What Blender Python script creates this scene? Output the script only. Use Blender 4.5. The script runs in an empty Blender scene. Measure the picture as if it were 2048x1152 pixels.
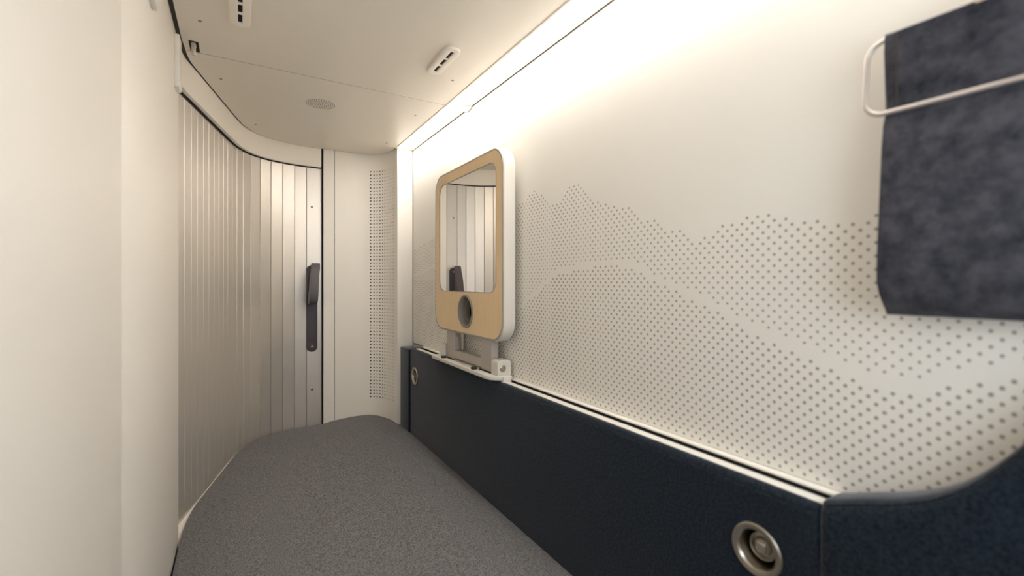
import bpy, bmesh, math, random
from mathutils import Vector, Matrix
random.seed(7)
SC = bpy.context.scene
COL = SC.collection
U = 0.0018          # one drawing unit in metres
TH = math.atan(546 / 911)

# ------------------------------------------------------------------ camera, world, exposure
cam_d = bpy.data.cameras.new('camera')
cam = bpy.data.objects.new('camera', cam_d); COL.objects.link(cam); SC.camera = cam
cam_d.sensor_width = 36.0; cam_d.lens = 36.0 * 911 / 2048
cam_d.shift_y = -13 / 2048
cam_d.clip_start = 0.01; cam_d.clip_end = 20
cam.location = (0, 0, 0)
cam.rotation_euler = (math.pi / 2, 0, -TH)
cam_d.dof.use_dof = True; cam_d.dof.focus_distance = 700 * U; cam_d.dof.aperture_fstop = 3.2

w = bpy.data.worlds.new('world'); SC.world = w; w.use_nodes = True
w.node_tree.nodes['Background'].inputs[0].default_value = (0.75, 0.86, 1.0, 1)
w.node_tree.nodes['Background'].inputs[1].default_value = 0.05
vs = SC.view_settings
vs.view_transform = 'Standard'; vs.look = 'None'; vs.gamma = 1; vs.use_curve_mapping = False
vs.exposure = 0.0
LED = 22.5           # strip light
LED_COL = (1.0, 0.94, 0.86)
WIN = 13.0          # daylight through the head end window
SC.cycles.max_bounces = 16; SC.cycles.diffuse_bounces = 12; SC.cycles.glossy_bounces = 6

def area(name, loc, rot, sx, sy, watts, col):
    l = bpy.data.lights.new(name, 'AREA'); l.shape = 'RECTANGLE'; l.size = sx; l.size_y = sy
    l.energy = watts; l.color = col
    o = bpy.data.objects.new(name, l); COL.objects.link(o); o.location = loc; o.rotation_euler = rot
    return o
# daylight entering by the window in the head end wall
area('window_daylight', (150 * U, -112 * U, 40 * U), (math.pi / 2, 0, 0), 190 * U, 210 * U, WIN * 0.1, (0.72, 0.86, 1.0))

# ------------------------------------------------------------------ materials
def mat(name, col, rough=0.5, metal=0.0, **kw):
    m = bpy.data.materials.new(name); m.use_nodes = True
    b = m.node_tree.nodes['Principled BSDF']
    b.inputs['Base Color'].default_value = (*col, 1)
    b.inputs['Roughness'].default_value = rough; b.inputs['Metallic'].default_value = metal
    for k, v in kw.items():
        b.inputs[k.replace('_', ' ')].default_value = v
    return m
def node(m, t, **kw):
    n = m.node_tree.nodes.new(t)
    for k, v in kw.items(): setattr(n, k, v)
    return n
def link(m, a, b): m.node_tree.links.new(a, b)
def grain(m, scale, amt, c1=None, c2=None, stretch=(1, 1, 1), detail=4, bump=0.0, dist=0.0003):
    """noise grain in the base colour (weave, wood figure) with optional bump"""
    b = m.node_tree.nodes['Principled BSDF']
    tc = node(m, 'ShaderNodeTexCoord'); mp = node(m, 'ShaderNodeMapping'); mp.inputs['Scale'].default_value = stretch
    nz = node(m, 'ShaderNodeTexNoise'); nz.inputs['Scale'].default_value = scale; nz.inputs['Detail'].default_value = detail
    nz.inputs['Roughness'].default_value = 0.65
    link(m, tc.outputs['Object'], mp.inputs[0]); link(m, mp.outputs[0], nz.inputs['Vector'])
    if c1:
        cr = node(m, 'ShaderNodeValToRGB')
        cr.color_ramp.elements[0].position = 0.5 - amt; cr.color_ramp.elements[0].color = (*c1, 1)
        cr.color_ramp.elements[1].position = 0.5 + amt; cr.color_ramp.elements[1].color = (*c2, 1)
        link(m, nz.outputs['Fac'], cr.inputs[0]); link(m, cr.outputs[0], b.inputs['Base Color'])
    if bump:
        bp = node(m, 'ShaderNodeBump'); bp.inputs['Strength'].default_value = bump; bp.inputs['Distance'].default_value = dist
        link(m, nz.outputs['Fac'], bp.inputs['Height']); link(m, bp.outputs[0], b.inputs['Normal'])
    return m

WHITE = (0.86, 0.82, 0.75)
M = {}
M['panel'] = mat('white_laminate', WHITE, 0.42)
M['left'] = mat('satin_white_panel', (0.90, 0.85, 0.78), 0.38)
M['ceil'] = mat('satin_ceiling', (0.82, 0.765, 0.685), 0.34)
M['header'] = mat('cream_header', (0.90, 0.84, 0.755), 0.45)
M['trimw'] = mat('white_plastic', (0.82, 0.785, 0.73), 0.35)
M['cast'] = mat('soft_white_casting', (0.69, 0.66, 0.61), 0.4)
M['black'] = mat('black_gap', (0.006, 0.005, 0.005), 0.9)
M['gasket'] = mat('dark_brown_gasket', (0.035, 0.026, 0.02), 0.7)
M['seam'] = mat('grey_seam', (0.22, 0.20, 0.18), 0.7)
M['alu'] = mat('satin_anodised_slat', (0.66, 0.61, 0.55), 0.44, 0.75)
grain(M['alu'], 60, 0.2, (0.76, 0.715, 0.66), (0.785, 0.74, 0.685), (9, 9, 0.3), 2)
M['wire'] = mat('dull_steel_wire', (0.58, 0.53, 0.50), 0.38, 0.8)
M['steel'] = mat('brushed_steel', (0.66, 0.62, 0.56), 0.22, 1.0)
M['nickel'] = mat('satin_nickel', (0.46, 0.42, 0.36), 0.3, 1.0)
M['lever'] = mat('grey_lever_coat', (0.085, 0.072, 0.074), 0.38)
M['handle'] = mat('anthracite_powder_coat', (0.055, 0.045, 0.050), 0.42)
M['grey'] = mat('warm_grey_casting', (0.46, 0.42, 0.385), 0.45)
M['ring'] = mat('taupe_ring', (0.27, 0.24, 0.21), 0.4)
M['rim'] = mat('grey_edge', (0.36, 0.33, 0.29), 0.4)
M['wood'] = grain(mat('light_beech_veneer', (0.6, 0.4, 0.22), 0.42), 22, 0.28, (0.83, 0.61, 0.36), (0.90, 0.70, 0.44), (12, 12, 0.55), 5)
M['mirror'] = mat('mirror_glass', (0.93, 0.92, 0.90), 0.0, 1.0)
M['mattress'] = grain(mat('grey_heather_cover', (0.1, 0.1, 0.1), 0.9), 480, 0.10, (0.082, 0.081, 0.082), (0.226, 0.221, 0.223), (1, 1, 1), 2, 0.4, 0.0006)
M['navy'] = grain(mat('navy_wool_felt', (0.02, 0.03, 0.04), 0.95), 330, 0.13, (0.005, 0.0085, 0.014), (0.020, 0.029, 0.041), (1, 1, 1), 3, 0.5, 0.0006)
M['pouch'] = grain(mat('navy_felt_cloth', (0.02, 0.03, 0.04), 0.95), 55, 0.20, (0.019, 0.022, 0.030), (0.086, 0.083, 0.098), (1, 1, 1), 6, 0.5, 0.0008)
for k in ('navy', 'pouch', 'mattress'):
    b = M[k].node_tree.nodes['Principled BSDF']
    b.inputs['Sheen Weight'].default_value = 0.55 if k != 'mattress' else 0.12
    b.inputs['Sheen Roughness'].default_value = 0.35
    b.inputs['Sheen Tint'].default_value = (0.9, 0.88, 0.9, 1)
    b.inputs['Specular IOR Level'].default_value = 0.15
def emis(name, col, s):
    m = mat(name, (0.8, 0.8, 0.8), 0.5); b = m.node_tree.nodes['Principled BSDF']
    b.inputs['Emission Color'].default_value = (*col, 1); b.inputs['Emission Strength'].default_value = s
    return m
M['led'] = emis('lit_diffuser', LED_COL, LED)
M['sky'] = emis('daylight_pane', (0.72, 0.86, 1.0), 2.0)

# printed wall: dots on a quincunx lattice under two mountain ridge lines
def dot_wall():
    m = mat('printed_dot_laminate', (0.76, 0.72, 0.655), 0.45)
    nt = m.node_tree; b = nt.nodes['Principled BSDF']
    def mth(op, a, c=None, d=None):
        n = node(m, 'ShaderNodeMath', operation=op)
        for i, v in enumerate((a, c, d)):
            if v is None: continue
            if isinstance(v, (int, float)): n.inputs[i].default_value = v
            else: link(m, v, n.inputs[i])
        return n.outputs[0]
    tc = node(m, 'ShaderNodeTexCoord'); sp = node(m, 'ShaderNodeSeparateXYZ'); link(m, tc.outputs['Object'], sp.inputs[0])
    y = mth('DIVIDE', sp.outputs['Y'], U); z = mth('DIVIDE', sp.outputs['Z'], U)
    P = 7.36
    def ridge(pts, yv):
        n = node(m, 'ShaderNodeFloatCurve'); c = n.mapping.curves[0]
        n.mapping.use_clip = False
        pts = sorted(pts); pts = [(-100, pts[0][1])] + pts + [(900, pts[-1][1])]
        f = lambda p: ((p[0] + 100) / 1000, (p[1] + 150) / 300)
        c.points[0].location = f(pts[0]); c.points[1].location = f(pts[-1])
        for p in pts[1:-1]: c.points.new(*f(p))
        for p in c.points: p.handle_type = 'VECTOR'
        n.mapping.update()
        link(m, mth('DIVIDE', mth('ADD', yv, 100), 1000), n.inputs['Value'])
        return mth('SUBTRACT', mth('MULTIPLY', n.outputs[0], 300), 150)
    R1 = [(870,62),(767,78),(690,92),(640,70),(590,96),(540,80),(500,92),(465,99),(442.6,109),(427,95),(407,83),(397,86),(389,95),(381,102),(374.6,102),(363,98),(348.5,84),(332.5,76),(311.4,69),(303,69),(292.7,65),(281,55),(264,51),(255.5,44),(237,40),(225.6,28.5),(222.5,32),(214.8,33),(207.4,40),(200,40),(189,44),(166.6,44),(154.7,40),(137.6,36),(125.8,33),(100,42),(60,30),(0,50)]
    R2 = [(870,10),(760,24),(680,-8),(600,-30),(520,-45),(475,-34),(460,-24),(436,-14),(412,5.5),(381,10),(342,14),(303,14),(284.4,10),(266,-.5),(244,-7.5),(228.7,-14.5),(217.7,-18),(207.4,-22),(196.4,-26),(188,-33),(144,-47),(133,-50.5),(122,-54),(110.8,-57.5),(103.5,-58),(96,-58),(88.6,-58),(81.4,-50.5),(70.5,-46.5),(59.5,-43),(20,-30)]
    fac = None
    for o in (0.0, 0.5):
        cu = mth('ADD', mth('FLOOR', mth('ADD', mth('DIVIDE', mth('SUBTRACT', y, 96.2), P), 0.5 - o)), o)
        cv = mth('ADD', mth('FLOOR', mth('ADD', mth('DIVIDE', mth('SUBTRACT', z, -59.7), P), 0.5 - o)), o)
        cy = mth('ADD', mth('MULTIPLY', cu, P), 96.2); cz = mth('ADD', mth('MULTIPLY', cv, P), -59.7)
        dy = mth('SUBTRACT', y, cy); dz = mth('SUBTRACT', z, cz)
        d = mth('SQRT', mth('ADD', mth('MULTIPLY', dy, dy), mth('MULTIPLY', dz, dz)))
        r1 = ridge(R1, cy); r2 = ridge(R2, cy)
        in2 = mth('LESS_THAN', cz, r2)
        in1 = mth('MULTIPLY', mth('LESS_THAN', cz, r1), mth('GREATER_THAN', cz, mth('ADD', r2, 6.5)))
        f1 = mth('MULTIPLY', mth('SUBTRACT', r1, cz), -0.0022)
        rad = mth('ADD', mth('MULTIPLY', in2, 1.02), mth('MULTIPLY', in1, mth('ADD', f1, 0.98)))
        rad = mth('MULTIPLY', rad, mth('GREATER_THAN', cz, -119))
        hit = mth('LESS_THAN', d, rad)
        fac = hit if fac is None else mth('MAXIMUM', fac, hit)
    mx = node(m, 'ShaderNodeMix', data_type='RGBA')
    mx.inputs['A'].default_value = (0.81, 0.785, 0.735, 1); mx.inputs['B'].default_value = (0.32, 0.29, 0.26, 1)
    link(m, fac, mx.inputs['Factor']); link(m, mx.outputs['Result'], b.inputs['Base Color'])
    return m
M['dots'] = dot_wall()

# ------------------------------------------------------------------ mesh helpers (drawing units)
def rbox(x0, x1, y0, y1, z0, z1, r=0.0, seg=3):
    bm = bmesh.new(); bmesh.ops.create_cube(bm, size=1)
    for v in bm.verts:
        v.co = Vector(((x0 + x1) / 2 + v.co.x * (x1 - x0), (y0 + y1) / 2 + v.co.y * (y1 - y0), (z0 + z1) / 2 + v.co.z * (z1 - z0)))
    if r: bmesh.ops.bevel(bm, geom=list(bm.edges), offset=r, segments=seg, profile=0.5, affect='EDGES')
    return bm
def join(*bms):
    out = bmesh.new()
    for b in bms:
        me = bpy.data.meshes.new('t'); b.to_mesh(me); out.from_mesh(me); bpy.data.meshes.remove(me); b.free()
    return out
def rrect(a0, a1, b0, b1, r, n=8):
    pts = []
    for cx, cy, s in ((a1 - r, b1 - r, 0), (a0 + r, b1 - r, 1), (a0 + r, b0 + r, 2), (a1 - r, b0 + r, 3)):
        for i in range(n + 1):
            t = (s + i / n) * math.pi / 2; pts.append((cx + r * math.cos(t), cy + r * math.sin(t)))
    return pts
def circ(cx, cy, r, n=32): return [(cx + r * math.cos(2 * math.pi * i / n), cy + r * math.sin(2 * math.pi * i / n)) for i in range(n)]
def slab(loops, t0, t1, axis='X', bevel=0.0):
    """2D outlines (holes allowed) extruded between t0 and t1 along an axis"""
    cu = bpy.data.curves.new('c', 'CURVE'); cu.dimensions = '2D'; cu.fill_mode = 'BOTH'
    h = (t1 - t0) / 2; cu.extrude = h - bevel; cu.bevel_depth = bevel; cu.bevel_resolution = 2
    if bevel: cu.offset = -bevel
    for L in loops:
        s = cu.splines.new('POLY'); s.points.add(len(L) - 1); s.use_cyclic_u = True
        for p, q in zip(s.points, L): p.co = (q[0], q[1], 0, 1)
    ob = bpy.data.objects.new('c', cu); COL.objects.link(ob)
    dg = bpy.context.evaluated_depsgraph_get(); dg.update()
    me = bpy.data.meshes.new_from_object(ob.evaluated_get(dg))
    bm = bmesh.new(); bm.from_mesh(me)
    bpy.data.objects.remove(ob); bpy.data.curves.remove(cu); bpy.data.meshes.remove(me)
    bmesh.ops.remove_doubles(bm, verts=bm.verts, dist=0.001)
    c = (t0 + t1) / 2
    for v in bm.verts:
        a, b_, t = v.co; t += c
        v.co = {'X': Vector((t, a, b_)), 'Y': Vector((a, t, b_)), 'Z': Vector((a, b_, t))}[axis]
    bmesh.ops.recalc_face_normals(bm, faces=bm.faces)
    return bm
def lathe(prof, origin, axis='Z', n=32, closed=False):
    """profile [(r, t)] revolved about an axis through origin"""
    bm = bmesh.new(); rings = []
    for r, t in prof:
        ring = []
        for i in range(n):
            a = 2 * math.pi * i / n; c, s = r * math.cos(a), r * math.sin(a)
            p = {'X': (t, c, s), 'Y': (c, t, s), 'Z': (c, s, t)}[axis]
            ring.append(bm.verts.new(Vector(p) + Vector(origin)))
        rings.append(ring)
    for A, B in zip(rings, rings[1:]):
        for i in range(n):
            j = (i + 1) % n; bm.faces.new((A[i], A[j], B[j], B[i]))
    if prof[0][0] > 1e-6 and not closed: bm.faces.new(rings[0])
    if prof[-1][0] > 1e-6 and not closed: bm.faces.new(rings[-1])
    if closed:
        for i in range(n):
            j = (i + 1) % n; bm.faces.new((rings[-1][i], rings[-1][j], rings[0][j], rings[0][i]))
    bmesh.ops.remove_doubles(bm, verts=bm.verts, dist=1e-5)
    bmesh.ops.recalc_face_normals(bm, faces=bm.faces)
    return bm
def tube(pts, r, n=10, cyclic=False):
    bm = bmesh.new(); P = [Vector(p) for p in pts]; N = len(P); rings = []
    up = None
    for i, p in enumerate(P):
        a = P[(i - 1) % N] if (cyclic or i > 0) else p; b_ = P[(i + 1) % N] if (cyclic or i < N - 1) else p
        t = (b_ - a).normalized()
        if up is None:
            up = Vector((1, 0, 0)) if abs(t.x) < 0.9 else Vector((0, 0, 1))
        side = t.cross(up).normalized(); u2 = side.cross(t).normalized(); up = u2
        rings.append([bm.verts.new(p + r * (math.cos(2 * math.pi * k / n) * side + math.sin(2 * math.pi * k / n) * u2)) for k in range(n)])
    for i in range(N if cyclic else N - 1):
        A, B = rings[i], rings[(i + 1) % N]
        for k in range(n): bm.faces.new((A[k], A[(k + 1) % n], B[(k + 1) % n], B[k]))
    if not cyclic: bm.faces.new(rings[0]); bm.faces.new(rings[-1])
    bmesh.ops.recalc_face_normals(bm, faces=bm.faces)
    return bm
def ribbon(sections):
    """loft a list of equal-length cross sections"""
    bm = bmesh.new(); R = [[bm.verts.new(Vector(p)) for p in s] for s in sections]
    for A, B in zip(R, R[1:]):
        for i in range(len(A) - 1): bm.faces.new((A[i], A[i + 1], B[i + 1], B[i]))
    return bm
def obj(name, bm, m, parent=None, smooth=True, label=None):
    off = Vector((0, 0, 0))
    if parent is not None:
        off = Vector(parent['_loc']) if '_loc' in parent else Vector((0, 0, 0))
    for v in bm.verts: v.co = v.co * U - off
    me = bpy.data.meshes.new(name); bm.to_mesh(me); bm.free()
    me.materials.append(M[m] if isinstance(m, str) else m)
    if smooth:
        me.polygons.foreach_set('use_smooth', [True] * len(me.polygons))
        me.set_sharp_from_angle(angle=math.radians(35))
    o = bpy.data.objects.new(name, me); COL.objects.link(o)
    if parent is not None:
        o.parent = parent; o['_loc'] = list(off)
    if label: o['label'] = label
    return o
def thing(name, label, cat, at, group=None):
    o = bpy.data.objects.new(name, None); COL.objects.link(o)
    o.location = Vector(at) * U; o['_loc'] = list(Vector(at) * U)
    o.empty_display_size = 0.02
    o['label'] = label; o['category'] = cat
    if group: o['group'] = group
    return o
def tag(o, label, cat, group=None):
    o['label'] = label; o['category'] = cat
    if group: o['group'] = group
    return o
def struct(o, label=None, cat=None):
    o['kind'] = 'structure'
    if label: o['label'] = label
    if cat: o['category'] = cat
    return o
def dup(root, delta, label=None):
    r = root.copy(); COL.objects.link(r); r.location = root.location + Vector(delta) * U
    if label: r['label'] = label
    for ch in list(root.children):
        c = ch.copy(); COL.objects.link(c); c.parent = r
        for g in list(ch.children):
            d = g.copy(); COL.objects.link(d); d.parent = c
    return r

# ------------------------------------------------------------------ plan curve of the rounded end wall
def smooth_curve(pts, step=3.0):
    """Catmull-Rom through plan points, resampled at even arc length"""
    out = []
    for i in range(len(pts) - 1):
        p0 = Vector(pts[max(i - 1, 0)]); p1 = Vector(pts[i]); p2 = Vector(pts[i + 1]); p3 = Vector(pts[min(i + 2, len(pts) - 1)])
        for k in range(24):
            t = k / 24
            out.append(0.5 * ((2 * p1) + (p2 - p0) * t + (2 * p0 - 5 * p1 + 4 * p2 - p3) * t * t + (3 * p1 - p0 - 3 * p2 + p3) * t ** 3))
    out.append(Vector(pts[-1]))
    return resample(out, step)
def resample(out, step):
    L = [0]
    for a, b_ in zip(out, out[1:]): L.append(L[-1] + (b_ - a).length)
    n = max(2, round(L[-1] / step)); res = []; j = 0
    for i in range(n + 1):
        s = L[-1] * i / n
        while j < len(out) - 2 and L[j + 1] < s: j += 1
        f = (s - L[j]) / max(1e-9, L[j + 1] - L[j]); res.append(out[j].lerp(out[j + 1], min(1, f)))
    return res
def offset(pts, d):
    res = []
    for i, p in enumerate(pts):
        a = pts[max(i - 1, 0)]; b_ = pts[min(i + 1, len(pts) - 1)]; t = (b_ - a).normalized()
        res.append(p + Vector((-t.y, t.x)) * d)      # left of travel = away from the room
    return res
CZ = 261.0; HZ = 224.5; MZ = -282.0
DOOR = smooth_curve([(-57, 606), (-56.5, 630), (-53.2, 658), (-45, 690), (-36.4, 725), (-17, 803), (-2, 862), (8, 892), (24, 920), (48, 942), (78, 955), (108, 960.5), (139, 962)])
BACK = smooth_curve([(143, 962), (163.5, 962)], 10)
CORN = smooth_curve([(164.3, 962), (190, 962), (215, 960.5), (233, 955), (247, 944), (257, 926), (263, 905), (266, 881)], 2.0)

# ------------------------------------------------------------------ setting
# left wall: near panel and door pocket panel with a joint between them
lw = struct(obj('wall_left', join(rbox(-75, -57, 334.5, 618, -330, CZ + 8, 1.5), rbox(-75, -56.4, -130, 332.8, -330, CZ + 8, 1.0)), 'left'))
obj('joint_strip', rbox(-74, -57.3, 330, 337, -330, CZ + 8), 'panel', lw)
wr = struct(obj('wall_right', rbox(298, 310, -130, 884, -121.5, CZ + 8), 'dots'))
struct(obj('wall_right_lower', rbox(300, 310, -130, 900, -330, -125.5), 'panel'))
pil = struct(obj('trim_1', rbox(266, 300, 881, 900, -330, CZ + 2, 1.2), 'trimw'))
obj('joint_gap', rbox(296.6, 298.2, 880.2, 882, -131, CZ + 1), 'seam', pil)
# end wall: jamb strip, plain panel, rounded corner with the perforations as real holes
def wall_band(curve, z0, z1, th=4):
    inner = offset(curve, th)
    secs = [[(p.x, p.y, z0), (p.x, p.y, z1)] for p in curve]
    return ribbon(secs), inner
bj, _ = wall_band(BACK, -330, CZ + 4)
bl = [(143, 962), (163.5, 962), (163.5, 975), (143, 975)]
wb = struct(obj('wall_back', slab([bl], -330, CZ + 4, 'Z'), 'panel'))
bj.free()
PI = 6.72
L = 0; acc = [0]
for a, b_ in zip(CORN, CORN[1:]): L += (b_ - a).length; acc.append(L)
def at_arc(s):
    for i in range(len(acc) - 1):
        if acc[i + 1] >= s: break
    f = (s - acc[i]) / (acc[i + 1] - acc[i]); f = max(0, min(1, f))
    p = CORN[i].lerp(CORN[i + 1], f); t = (CORN[i + 1] - CORN[i]).normalized()
    return p, Vector((-t.y, t.x))
NCOL, NROW = 11, 70
s0 = next(acc[i] for i, p in enumerate(CORN) if p.x > 229.2)
zt = 229.5; zb = zt - NROW * PI
bm = bmesh.new()
def vat(s, z, d=0.0):
    p, n = at_arc(s); q = p + n * d; return bm.verts.new((q.x, q.y, z))
def strip(sa, sb, z0, z1, step=3.0):
    n = max(1, round((sb - sa) / step)); prev = None
    for i in range(n + 1):
        s = sa + (sb - sa) * i / n; cur = (vat(s, z0), vat(s, z1))
        if prev: bm.faces.new((prev[0], cur[0], cur[1], prev[1]))
        prev = cur
s1 = s0 + NCOL * PI
strip(0, s0, -330, CZ + 4); strip(s1, L, -330, CZ + 4); strip(s0, s1, zt, CZ + 4); strip(s0, s1, -330, zb)
SQ = [(-1, -1), (0, -1), (1, -1), (1, 0), (1, 1), (0, 1), (-1, 1), (-1, 0)]
for c in range(NCOL):
    for r in range(NROW):
        sc_, zc = s0 + (c + .5) * PI, zt - (r + .5) * PI
        outer = [vat(sc_ + a * PI / 2, zc + b2 * PI / 2) for a, b2 in SQ]
        ang = [math.atan2(b2, a) for a, b2 in SQ]
        inn = [vat(sc_ + 1.55 * math.cos(t), zc + 1.55 * math.sin(t)) for t in ang]
        dp = [vat(sc_ + 1.45 * math.cos(t), zc + 1.45 * math.sin(t), 0.7) for t in ang]
        for i in range(8):
            j = (i + 1) % 8
            bm.faces.new((outer[i], outer[j], inn[j], inn[i])); bm.faces.new((inn[i], inn[j], dp[j], dp[i]))
bmesh.ops.remove_doubles(bm, verts=bm.verts, dist=0.02)
bmesh.ops.recalc_face_normals(bm, faces=bm.faces)
wc = struct(obj('wall_corner', bm, 'panel'))
bk = offset(CORN, 0.9)
obj('hole_backing', ribbon([[(p.x, p.y, zb - 3), (p.x, p.y, zt + 3)] for p in bk]), 'black', wc)
obj('joint_strip', rbox(162, 166, 963.5, 966, -330, CZ), 'seam', wb)

# header band over the tambour door
hb = offset(DOOR, 5.6)
secs = [[(a.x, a.y, CZ + 5), (a.x, a.y, HZ + .8), (a.x * .9 + b_.x * .1, a.y * .9 + b_.y * .1, HZ), (b_.x, b_.y, HZ), (b_.x, b_.y, CZ + 5)] for a, b_ in zip(DOOR, hb)]
hd = ribbon(secs)
struct(obj('trim_2', join(hd, rbox(-75, -57.4, 600, 640, HZ, CZ + 5)), 'header'))
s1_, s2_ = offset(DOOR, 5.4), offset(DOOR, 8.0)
obj('gap_shade', ribbon([[(a.x, a.y, HZ + 1), (a.x, a.y, HZ - .2), (b_.x, b_.y, HZ - 1.6), (b_.x, b_.y, HZ + 4)] for a, b_ in zip(s1_, s2_)]), 'black', bpy.data.objects['trim_2'])  # black strip added to stand for the shade in the gap above the curtain
# dark seal between ceiling and walls
edge = [Vector((-56.4, -130)), Vector((-56.4, 300)), Vector((-57, 600))] + DOOR[2:] + BACK + CORN
def inset_at(p): return 4.6 if p.y < 520 else 2.6 + max(0, (1 - abs(p.y - 625) / 60)) * 2.4
eo = offset(edge, 1.5); ei = []
for i, p in enumerate(edge):
    a = edge[max(i - 1, 0)]; b_ = edge[min(i + 1, len(edge) - 1)]; t = (b_ - a).normalized()
    d = inset_at(p) if p.x < 20 else 2.0
    ei.append(p - Vector((-t.y, t.x)) * d)
struct(obj('trim_3', ribbon([[(a.x, a.y, CZ + 1.2), (b_.x, b_.y, CZ + 1.2)] for a, b_ in zip(eo, offset(ei, -2))]), 'gasket'))
# ceiling panels, joint at 630
def split_ceiling(y0, y1):
    lp = [(p.x, p.y) for p in ei if y0 < p.y < y1 and p.x < 262]
    if y0 < 0:
        xl = min(p.x for p in ei if 560 < p.y < 640)
        return [(262, y1), (lp[-1][0], y1)] + lp[::-1] + [(-52, y0), (262, y0)]
    return [(262, y0)] + [(262, 880)] + lp[::-1] + [(lp[0][0], y0)]
cl = struct(obj('ceiling', slab([split_ceiling(-130, 629.3)], CZ, CZ + 5, 'Z'), 'ceil', smooth=False))
obj('end_panel', slab([split_ceiling(630.7, 990)], CZ, CZ + 5, 'Z'), 'ceil', cl, smooth=False)
obj('panel_joint', rbox(-50, 262, 628, 632, CZ + 0.35, CZ + 3), 'gasket', cl)
obj('roof_backing', rbox(-90, 320, -140, 1010, CZ + 8, CZ + 12), 'black', cl)
for x, y in ((-33.5, 552), (238, 547), (-20, 696), (238, 692), (24, 868), (238.5, 857)):
    s = obj('screw', lathe([(1.9, 0.0), (1.9, -0.25), (1.5, -0.45), (0.0, -0.45)], (x, y, CZ), 'Z', 16), 'nickel', cl)
    obj('socket', lathe([(0.9, 0.0), (0.9, -0.5), (0, -0.5)], (x, y, CZ), 'Z', 6), 'black', s)
# floor under the mattress, track sill of the door
struct(obj('floor', rbox(-80, 310, -140, 1000, -345, -330), 'trimw'))
oi = offset(DOOR, -5); oo = offset(DOOR, 14)
struct(obj('trim_4', ribbon([[(a.x, a.y, -330), (a.x, a.y, -287), (b_.x, b_.y, -287)] for a, b_ in zip(oi, oo)]), 'trimw'))
struct(obj('trim_5', rbox(292.2, 298, -30, 815, -123.4, -121.6, 0.5), 'panel'))          # lip under the wall
# head end wall with window, behind the camera
hw = struct(obj('wall_front', slab([[(-75, -330), (310, -330), (310, CZ + 8), (-75, CZ + 8)], [(50, -75), (250, -75), (250, 155), (50, 155)][::-1]], -126, -118, 'Y'), 'panel'))
wn = struct(obj('window_1', rbox(48, 252, -135, -133, -77, 157), 'sky'))
obj('window_frame', slab([rrect(44, 256, -81, 161, 12), rrect(56, 244, -69, 149, 10)[::-1]], -118.5, -114, 'Y', 0.8), 'trimw', wn)

# door: tambour curtain of flat slats, handle on the leading slat
SH = offset(DOOR, 9.0)
SH = [p for p in SH if p.x < 141.4]; SH[-1] = Vector((141.4, SH[-1].y)); SH = [Vector((-66.3, 585))] + SH
SH = SH[::-1]
accs = [0]
for a, b_ in zip(SH, SH[1:]): accs.append(accs[-1] + (b_ - a).length)
def on_sh(s):
    i = 0
    while i < len(accs) - 2 and accs[i + 1] < s: i += 1
    return SH[i].lerp(SH[i + 1], (s - accs[i]) / (accs[i + 1] - accs[i]))
door = bpy.data.objects.new('door_1', None); COL.objects.link(door); door['_loc'] = [130 * U, 970 * U, MZ * U]
door.location = Vector(door['_loc']); struct(door)
marks = [0, 28.0]
while marks[-1] + 21.6 < accs[-1]: marks.append(marks[-1] + 21.6)
bms = []
for i, (sa, sb) in enumerate(zip(marks, marks[1:])):
    a, b_ = on_sh(sa), on_sh(sb); t = (b_ - a).normalized(); n = Vector((t.y, -t.x))      # points outwards
    if n.dot(Vector((100, 400)) - a) > 0: n = -n
    g = 0.25; c = 0.6
    A, B = a + t * g, b_ - t * g
    prof = [A + n * 3, A + n * .6, A + t * c, B - t * c, B + n * .6, B + n * 3]
    bm = bmesh.new(); lo = [bm.verts.new((p.x, p.y, -290)) for p in prof]; hi = [bm.verts.new((p.x, p.y, 250)) for p in prof]
    for k in range(5): bm.faces.new((lo[k], lo[k + 1], hi[k + 1], hi[k]))
    bms.append(bm)
obj('slat_curtain', join(*bms), 'alu', door, smooth=False)
bk = offset(SH, -3.2)
obj('curtain_backing', ribbon([[(p.x, p.y, -300), (p.x, p.y, 255)] for p in bk]), 'gasket', door)
DY = on_sh(14).y
obj('edge_gap', join(rbox(141.0, 143.4, 965, 976, -330, HZ), rbox(139.2, 142.9, 963.0, 976, HZ, CZ + 7)), 'black', door)
hp = obj('handle_plate', slab([rrect(112.8, 132.8, -138, 32, 9.9, 10)], DY - 2.6, DY, 'Y', 0.6), 'handle', door)
lv = bmesh.new()
secL = []
for (z, yf, yb, x0, x1) in ((-43, 33, 20, 113.6, 128.2), (-38, 39, 21, 113.6, 128.6), (-28, 41, 24, 113.8, 129.2), (0, 38, 28, 115, 130.8), (18, 35, 29, 116.6, 132.2), (22, 34.5, 31.5, 117.5, 133), (30, 33.5, 30.5, 118, 133.4), (35, 31, 28, 118.2, 133.4)):
    secL.append([lv.verts.new((x, DY - y, z)) for x, y in ((x0, yb), (x0, yf), (x1, yf), (x1, yb))])
for A, B in zip(secL, secL[1:]):
    for k in range(4): lv.faces.new((A[k], A[(k + 1) % 4], B[(k + 1) % 4], B[k]))
lv.faces.new(secL[0]); lv.faces.new(secL[-1]); bmesh.ops.recalc_face_normals(lv, faces=lv.faces)
bmesh.ops.bevel(lv, geom=list(lv.edges), offset=0.5, segments=2, affect='EDGES')
obj('handle_lever', join(lv, rbox(116, 127, DY - 24, DY - 2, -40, -20, 1)), 'lever', door)
def door_screw(x, y, z, par):
    sc = obj('screw', lathe([(2.3, .3), (2.3, -.3), (1.7, -.7), (0, -.7)], (x, y, z), 'Y', 20), 'nickel', par)
    obj('socket', lathe([(1.25, -.5), (1.25, -.8), (0, -.8)], (x, y, z), 'Y', 6), 'black', sc)
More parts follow.
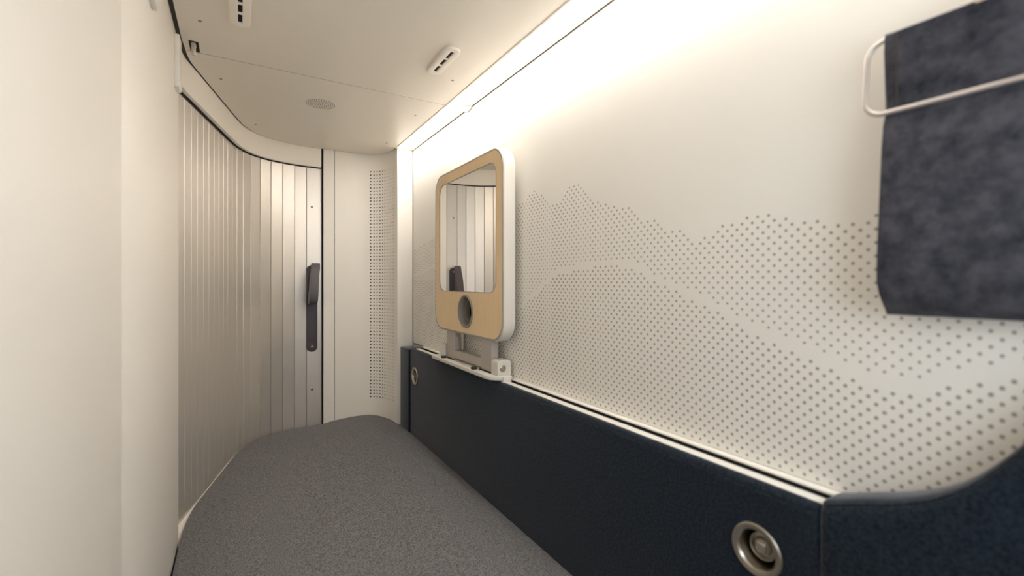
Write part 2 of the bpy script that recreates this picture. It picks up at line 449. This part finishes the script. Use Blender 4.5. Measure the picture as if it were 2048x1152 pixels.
door_screw(122.8, DY - 2.6, -128.5, hp); door_screw(122.8, DY - 2.6, 22, hp)
door_screw(122.8, DY, 146.5, door); door_screw(122.8, DY, -212, door)

# ------------------------------------------------------------------ strip light along the ceiling edge
sl = thing('ceiling_light', 'long recessed white strip light glowing along the ceiling above the dotted wall', 'light', (280, 400, CZ))
obj('housing', join(rbox(265, 296.8, -118, 880, CZ + 1.0, CZ + 6), rbox(287.8, 296.6, -118, 880, CZ - .5, CZ + 2, .4), rbox(265, 287, 874, 880.5, CZ - .5, CZ + 2, .4)), 'trimw', sl)
obj('edge_profile', rbox(261.8, 265.2, -118, 880.5, CZ - 1.0, CZ + 5, .5), 'header', sl)
obj('diffuser', rbox(266.5, 287.4, -116, 873.5, CZ - .4, CZ + 1.5, .3), 'led', sl)
obj('joint_gap', rbox(296.4, 298.3, -118, 881, CZ - .3, CZ + 5), 'gasket', sl)

# ceiling vents
def vent(x, label):
    v = thing('ceiling_vent', label, 'vent', (x, 501, CZ), 'slotted oval vents in the ceiling')
    obj('vent_body', slab([rrect(x - 9, x + 9, 466, 537, 8.9, 8)] + [rrect(x - 1.9, x + 1.9, a, b_, .4, 2)[::-1] for a, b_ in ((473.5, 491.5), (494, 509.5), (512, 529))], CZ - 3.6, CZ - .2, 'Z', .7), 'header', v)
    obj('vent_insert', rbox(x - 3, x + 3, 471, 531, CZ - 2.1, CZ - .3), 'black', v)
    return v
vent(206, 'white oval ceiling vent with three dark slots, beside the strip light')
vent(1, 'white oval ceiling vent cut by the top of the photo, near the left wall')

# hooks folded out of the ceiling
def hook(x, y, label, rot=0):
    h = thing('coat_hook', label, 'hook', (x, y, CZ), 'small metal fold-down hooks at the ceiling edges')
    obj('recess', slab([rrect(x - 4.4, x + 4.4, y - 17, y + 9, 1.2, 3)], CZ - .4, CZ + .3, 'Z'), 'black', h)
    obj('hook_tab', join(rbox(x - 2.2, x + 2.2, y - 16, y - 13.4, CZ - 14.5, CZ + .2, .8), rbox(x - 2.2, x + 2.2, y - 16, y - 4, CZ - 1.6, CZ + .2, .7)), 'steel', h)
    return h
hook(-42.5, 619, 'small steel fold-down hook in the ceiling beside the left wall panel')
h2 = thing('coat_hook', 'small white metal hook at the top of the dotted wall below the strip light', 'hook', (291, 622, CZ), 'small metal fold-down hooks at the ceiling edges')
hb_ = bmesh.new()
P_ = [(287.6, 634, CZ - .4), (297, 634, CZ - .4), (297, 612, CZ - .4), (289, 612, CZ - .4), (290.2, 628, CZ - 5), (297, 628, CZ - 5), (297, 615, CZ - 3.4), (291, 615, CZ - 3.4)]
vv = [hb_.verts.new(p) for p in P_]
for f in ((0, 1, 2, 3), (4, 5, 6, 7), (0, 1, 5, 4), (1, 2, 6, 5), (2, 3, 7, 6), (3, 0, 4, 7)): hb_.faces.new([vv[i] for i in f])
bmesh.ops.recalc_face_normals(hb_, faces=hb_.faces)
bmesh.ops.bevel(hb_, geom=list(hb_.edges), offset=.5, segments=2, affect='EDGES')
obj('hook_body', hb_, 'trimw', h2)
obj('hook_rim', tube([(287.6, 632, CZ - .7), (288.6, 612, CZ - .7), (294, 611.6, CZ - .7)], .45, 8), 'nickel', h2)

# loudspeaker grille: perforated disc
sg = thing('speaker_grille', 'round perforated loudspeaker grille in the end part of the ceiling', 'speaker', (103, 719, CZ))
obj('grille_disc', lathe([(21, 0), (21, -.2), (0, -.2)], (103, 719, CZ), 'Z', 48), 'ceil', sg)
bm = bmesh.new()
for rr in range(1, 8):
    n = max(1, round(2 * math.pi * rr * 2.75 / 3.3))
    for k in range(n):
        a = 2 * math.pi * k / n + rr * .4
        bmesh.ops.create_circle(bm, cap_ends=True, segments=8, radius=.8, matrix=Matrix.Translation((103 + rr * 2.75 * math.cos(a), 719 + rr * 2.75 * math.sin(a), CZ - .26)))
o = obj('grille_holes', bm, 'black', sg, smooth=False); o['kind'] = 'stuff'

# white bumpers on the left wall
def bumper(y0, y1, z0, z1, label):
    b_ = tag(obj('wall_bumper', rbox(-57.4, -52.6, y0, y1, z0, z1, 1.5), 'trimw'), label, 'bumper', 'white stop blocks on the left wall')
    return b_
bumper(580, 600, 201, 256, 'white rounded stop block on the left wall under the ceiling seal')
bumper(405, 440, 207, 256, 'white stop block on the left wall, cut by the top of the photo')

# ------------------------------------------------------------------ mattress
def mat_outline():
    pts = [Vector((273.8, -112)), Vector((273.8, 820))]
    pts += [Vector((272, 862)), Vector((268, 884)), Vector((262, 908)), Vector((254, 928)), Vector((244, 945)), Vector((230, 955)), Vector((210, 959)), Vector((165, 960.5))]
    dd = offset(DOOR, 4.2)
    pts += [p for p in dd[::-1] if p.y > 704]
    pts += [Vector((-49, 688)), Vector((-52.5, 660)), Vector((-54.6, 630)), Vector((-55, 600)), Vector((-54.6, 400)), Vector((-54.2, -112))]
    return pts
mo = mat_outline()
o2 = [(p.x, p.y) for p in mo]
ring = resample(mo + [mo[0]], 7.0)[:-1]
def dseg(p, pts):
    return min((p - q).length for q in pts)
dleft = [p for p in ring if p.x < 142]
def crown(p):
    dR = max(0, 275 - p.x); dL = dseg(p, dleft)
    return 9.5 * (1 - math.exp(-dR / 22)) * (1 - math.exp(-dL / 35))
bm = bmesh.new()
N = len(ring)
def inset_ring(d):
    res = []
    for i in range(N):
        a, b_ = ring[i - 1], ring[(i + 1) % N]; t = (b_ - a).normalized(); res.append(ring[i] + Vector((-t.y, t.x)) * d)
    return res
levels = [(0.6, -329), (0, -325), (0, MZ - 6), (0.5, MZ - 3.2), (1.6, MZ - 1.2), (3.4, MZ - .2), (5.5, MZ)]
rings = []
for d, z in levels:
    R = inset_ring(d); rings.append([bm.verts.new((p.x, p.y, z + (crown(p) if z > MZ - 7 else 0))) for p in R])
for A, B in zip(rings, rings[1:]):
    for i in range(N): bm.faces.new((A[i], A[(i + 1) % N], B[(i + 1) % N], B[i]))
top = rings[-1]
f = bm.faces.new(top)
res = bmesh.ops.triangulate(bm, faces=[f])
# fill with a grid of points for the crowned top
for _ in range(4):
    tops = [f for f in bm.faces if all(v.co.z > MZ - 1.0 for v in f.verts) and abs(f.normal.z) > .5]
    ed = {e for f in tops for e in f.edges if e.calc_length() > 22 and not e.is_boundary}
    if not ed: break
    bmesh.ops.subdivide_edges(bm, edges=list(ed), cuts=1)
    bmesh.ops.triangulate(bm, faces=[f for f in bm.faces if len(f.verts) > 4])
rs = set(v for r in rings for v in r)
for v in bm.verts:
    if v not in rs: v.co.z = MZ + crown(Vector((v.co.x, v.co.y)))
bmesh.ops.recalc_face_normals(bm, faces=bm.faces)
mt = thing('mattress', 'grey heathered mattress filling the berth, rounded at the far end', 'mattress', (110, 400, -330))
obj('cover', bm, 'mattress', mt)
bt = [p for p in inset_ring(.2) if p.x < 200 and p.y > 100]
obj('piping', tube([(p.x, p.y, MZ - 5) for p in bt], .8, 6), 'navy', mt)

# ------------------------------------------------------------------ upholstered side panels
def padded(profile_fn, ys):
    """loft a closed XZ profile along Y"""
    bm = bmesh.new(); R = []
    for y in ys: R.append([bm.verts.new((x, y, z)) for x, z in profile_fn(y)])
    for A, B in zip(R, R[1:]):
        for i in range(len(A)): bm.faces.new((A[i], A[(i + 1) % len(A)], B[(i + 1) % len(A)], B[i]))
    bm.faces.new(R[0]); bm.faces.new(R[-1]); bmesh.ops.recalc_face_normals(bm, faces=bm.faces)
    return bm
sp = thing('upholstered_panel', 'long dark navy upholstered side panel between mattress and dotted wall', 'panel', (285, 480, -325))
def prof(y, y0=129.2, y1=829):
    e = min(y - y0, y1 - y); r = 2.4
    k = 0 if e >= r else r - math.sqrt(max(0, r * r - (r - e) ** 2))
    xf = 275 + k * .7; zt_ = -125.2 - k * .5
    return [(280.9, zt_ + .3), (279, zt_ + .2), (277.4 + k * .3, zt_ - .5), (xf + 1.2, zt_ - 1.8), (xf + .8, zt_ - 3.2), (xf + 1.3, zt_ - 4.0), (xf + .35, zt_ - 5), (xf, zt_ - 8), (xf, -310), (xf + 1.5, -322), (296, -322), (296, -134), (280.9, -134)]
ys = [129.2, 129.6, 130.4, 131.6, 133.4, 134.3] + [150 + i * 33.1 for i in range(21)] + [823.8, 825, 826.6, 827.8, 828.6, 829]
obj('padding', padded(prof, ys), 'navy', sp)
M['navy'].use_backface_culling = False
# the felt is cut out round each ring
pad = sp.children[0]
cut = [o for o in sp.children if o.name.startswith('padding')][0]
cutter_bm = join(lathe([(14.4, -6), (14.4, 14)], (275, 802, -172), 'X', 40), lathe([(14.4, -6), (14.4, 14)], (275, 164, -166), 'X', 40))
for v in cutter_bm.verts: v.co = v.co * U - Vector(sp['_loc'])
cme = bpy.data.meshes.new('cutter'); cutter_bm.to_mesh(cme); cutter_bm.free()
co = bpy.data.objects.new('cutter', cme); COL.objects.link(co); co.location = sp.location
md = cut.modifiers.new('b', 'BOOLEAN'); md.operation = 'DIFFERENCE'; md.object = co; md.solver = 'EXACT'
bpy.context.view_layer.update()
dg = bpy.context.evaluated_depsgraph_get(); nm = bpy.data.meshes.new_from_object(cut.evaluated_get(dg))
cut.modifiers.clear(); cut.data = nm; bpy.data.objects.remove(co)
nm.name = 'padding'
for q in nm.polygons: q.material_index = 0
def grommet2(y, z):
    g = obj('grommet', lathe([(16, .1), (16, -.9), (15.2, -1.7), (12.6, -1.3), (11.6, -.3), (11.2, 1.5), (10.9, 13), (13.8, 13), (13.9, .1)], (275, y, z), 'X', 48, closed=True), 'nickel', sp)
    obj('cup', lathe([(11.6, 12.6), (0, 12.6)], (275, y, z), 'X', 32), 'gasket', g)
    obj('button', lathe([(8.8, 12.4), (8.8, 7.0), (8.2, 6.0), (6.8, 5.8), (6.4, 7.4), (5.6, 7.4), (5.2, 6.0), (4.6, 5.4), (0, 5.4)], (275, y, z), 'X', 32), 'nickel', g)
    obj('key_block', rbox(279.0, 281.4, y - 3.1, y + 3.1, z - 3.1, z + 3.1, .5), 'steel', g)
grommet2(802, -172); grommet2(164, -166)

ra = tag(obj('mounting_rail', join(rbox(281.2, 288.6, 129, 815, -130, -124.3, .5), rbox(281.2, 297.5, 129, 815, -133.6, -130)), 'trimw'), 'white slotted rail between the navy side panel and the dotted wall', 'rail')
gp = obj('rail_slot', join(rbox(288.7, 297.9, 129.5, 814, -129.9, -125.0), rbox(292.8, 297.9, 129.5, 814, -125.2, -123.5)), 'black', ra)

ec = thing('end_cushion', 'small narrow dark navy cushion block in the far corner beside the white pillar', 'cushion', (283, 855, -325))
obj('padding', join(rbox(272, 297.6, 829.4, 880.6, -322, -127.5, 2.0, 4), rbox(282.5, 297.6, 816, 850, -133.3, -125.2, 1.5)), 'navy', ec)

# head end rest whose top edge sweeps upwards
hr = thing('headrest_panel', 'dark navy padded headrest panel whose top edge curves upwards, beside the long panel', 'headrest', (285, 0, -325))
TOPZ = [(128.4, -122.5), (124, -120.0), (112, -114.6), (100, -110), (92.6, -106.5), (84, -101.5), (74, -94.5), (65, -84.5), (52, -66), (40, -46), (28, -33), (15, -25), (0, -22), (-112, -22)]
def topz(y):
    for (a, za), (b_, zb_) in zip(TOPZ, TOPZ[1:]):
        if a >= y >= b_: return za + (zb_ - za) * (a - y) / (a - b_)
    return TOPZ[0][1] if y > 100 else TOPZ[-1][1]
tzs = lambda y: (topz(min(128.4, y + 3)) + topz(y) + topz(max(-112, y - 3)) + topz(min(128.4, y + 6)) + topz(max(-112, y - 6))) / 5
def prof2(y):
    e = 128.6 - y; r = 3.2
    k = 0 if e >= r else r - math.sqrt(max(0, r * r - (r - e) ** 2))
    xf = 274.4 + k * .8; z = tzs(y) - k * .25
    return [(297.6, z - .3), (294, z + .2), (283, z + .2), (279, z - .4), (xf + 2.2, z - 1.8), (xf + 2.6, z - 2.6), (xf + 1.4, z - 3.4), (xf + .3, z - 6), (xf, z - 12), (xf, -310), (xf + 1.5, -322), (297.6, -322)]
ys = [128.6, 128.2, 127.4, 126, 124, 122.2, 119, 115] + [110 - 5 * i for i in range(44)] + [-112]
obj('padding', padded(prof2, ys), 'navy', hr)

# ------------------------------------------------------------------ folded table with the mirror
tb = thing('folding_table', 'folded-up beech veneer table leaf with a mirror, held upright against the dotted wall', 'table', (282, 587, -121))
T0, T1, B0, B1 = 476, 698, -75.5, 167.5
hole = circ(582, -42, 22.4, 40)
mir = rrect(493.5, 679, -14.5, 150, 17, 8)
obj('table_body', slab([rrect(T0, T1, B0, B1, 27, 10), hole[::-1]], 274.0, 290.5, 'X', 1.6), 'cast', tb)
obj('edge_rim', slab([rrect(T0 + 1, T1 - 1, B0 + 1, B1 - 1, 26, 10), rrect(T0 + 3.4, T1 - 3.4, B0 + 3.4, B1 - 3.4, 23.6, 10)[::-1]], 272.8, 274.6, 'X', .3), 'rim', tb)
obj('veneer_face', slab([rrect(T0 + 3.3, T1 - 3.3, B0 + 3.3, B1 - 3.3, 23.7, 10), mir[::-1], hole[::-1]], 272.9, 274.5, 'X'), 'wood', tb)
obj('mirror', slab([rrect(493.8, 678.7, -14.2, 149.7, 16.7, 8)], 273.35, 274.4, 'X'), 'mirror', tb)
obj('mirror_edge', slab([rrect(493, 679.5, -15, 150.5, 17.5, 8), rrect(494, 678.5, -14, 149.5, 16.5, 8)[::-1]], 272.75, 273.7, 'X'), 'rim', tb)
rg = obj('hole_ring', lathe([(23.6, 0.2), (23.6, -1.2), (22.6, -2.0), (20.6, -1.4), (19.4, 0.4), (18.9, 5), (18.9, 8), (17.2, 8.2), (17.2, 15), (22.2, 15), (22.2, .2)], (273, 582, -42), 'X', 48, closed=True), 'ring', tb)
obj('hole_bottom', lathe([(17.6, 14.6), (0, 14.6)], (273, 582, -42), 'X', 32), 'gasket', rg)
ar = obj('hinge_arm', rbox(276.5, 287, 513, 542, -117, -74, .9), 'grey', tb)
al = obj('hinge_arm', rbox(276.5, 287, 629, 658, -117, -74, .9), 'grey', tb)
obj('cross_bar', rbox(276.7, 286.6, 541, 630, -114.5, -102.5, .8), 'grey', tb)
obj('latch_pin', join(tube([(285, 618, -101), (285, 618, -82)], 2.6, 12), tube([(285, 618, -82), (285, 618, -74)], 4, 12)), 'nickel', tb)
br = obj('bracket_plate', join(slab([[(264.5, 507), (265.5, 501), (268, 496.5), (273, 491.5), (280, 488), (292, 487), (292, 694), (266, 694), (264.5, 691)]], -122.6, -117, 'Z', 1.1),
      rbox(279, 291, 486, 492.5, -128, -118, .8), rbox(279, 291, 684, 691, -128, -118, .8)), 'cast', tb)
def block(y0, y1):
    return obj('hinge_block', slab([rrect(273.5, 293, -119, -98, 4.4, 6)], y0, y1, 'Y', .8), 'cast', br)
b1 = block(491, 508); b2 = block(662, 678)
obj('hinge_pin', lathe([(4.2, 0), (4.2, -.8), (3.6, -1.2), (0, -1.2)], (281, 491.2, -108), 'Y', 24), 'nickel', b1)
for y in (548, 653):
    obj('rubber_stop', lathe([(3.9, 0), (4.3, .6), (4.3, 2.4), (3.7, 3.0), (0, 3.0)], (269.2, y, -117), 'Z', 10), 'gasket', br)
obj('plate_slot', rbox(274.2, 276.3, 513, 543, -117.2, -116.2), 'black', br)
obj('plate_slot', rbox(274.2, 276.3, 629, 659, -117.2, -116.2), 'black', br)

# ------------------------------------------------------------------ fabric pouch on its wire frame
po = thing('hanging_pouch', 'dark navy felt pouch hanging in front of the dotted wall, cut by the right edge', 'pouch', (286, 30, -17))
YL = 101.0
def cloth_profile(y):
    # hangs: back sheet up over the top bar, down in front to the lower bar, then the pocket
    e = YL - y; k = max(0, 1 - e / 9) ** 2
    pts = [(286.5, -8), (286, 60), (285, 118), (284.6, 123.8), (282, 125.4), (279.2, 123.8), (278.6, 116), (279.8, 100), (280.6, 90), (280.4, 85.2),
           (279.0, 82.4), (277.6, 78), (276.4, 66), (275.2, 44), (274.0, 20), (273.6, 8), (274.0, 0), (275.4, -6.5), (277.8, -11.5), (280.8, -15.0), (283.6, -16.8), (286.0, -15.8)]
    wob = .5 * math.sin(y * .11) + .3 * math.sin(y * .27 + 1)
    return [(x + k * (1.6 if x < 281 else -.4) + wob * (.5 if z < 80 and x < 280 else .12), z) for x, z in pts]
bm = bmesh.new(); R = []
ysP = [YL, YL - .6, YL - 1.6, YL - 3, YL - 6] + [YL - 10 - 5.2 * i for i in range(28)]
for y in ysP:
    lean = lambda z: 1.4 * max(0, min(1, (80 - z) / 80)) - (0 if z > -4 else .5 if z > -9 else 1.3)
    R.append([bm.verts.new((x, y + (lean(z) if y > 80 else 0) * (1 if y > 90 else .5), z)) for x, z in cloth_profile(y)])
n = len(R[0])
for A, B in zip(R, R[1:]):
    for i in range(n): bm.faces.new((A[i], A[(i + 1) % n], B[(i + 1) % n], B[i]))
bm.faces.new(R[0]); bm.faces.new(R[-1]); bmesh.ops.recalc_face_normals(bm, faces=bm.faces)
obj('cloth', bm, 'pouch', po)
obj('hem_stitch', tube([(279.0, 95.6, 122), (278.9, 95.6, 112), (279.3, 95.6, 100), (280.0, 95.6, 88)], .35, 6), 'gasket', po)
loop = []
for a, b_ in rrect(-50, 108.8, 84.6, 122.6, 8, 8):
    loop.append((281.6 if b_ > 110 else 279.2, a, b_))
sm = [tuple((Vector(loop[i - 1]) + Vector(loop[i]) * 2 + Vector(loop[(i + 1) % len(loop)])) / 4) for i in range(len(loop))]
def densify(L_, d=6):
    out = []
    for i in range(len(L_)):
        a = Vector(L_[i]); b_ = Vector(L_[(i + 1) % len(L_)]); k = max(1, int((b_ - a).length / d))
        out += [a.lerp(b_, j / k) for j in range(k)]
    return out
dl = []
for p in densify(loop):
    t = max(0, min(1, (p.z - 88) / 30)); p.x = 279.0 + 3.0 * t; dl.append(p)
obj('wire_frame', tube(dl, 1.25, 12, cyclic=True), 'wire', po)
hg = tag(obj('hanger_clip', join(rbox(276.6, 298.4, 12, 66.5, 128, 131, .9), rbox(276.2, 277.9, 12, 67, 121.5, 131, .7)), 'steel'), 'steel clip above the navy pouch at the top right corner', 'clip')

for o in bpy.data.objects:
    if '_loc' in o: del o['_loc']
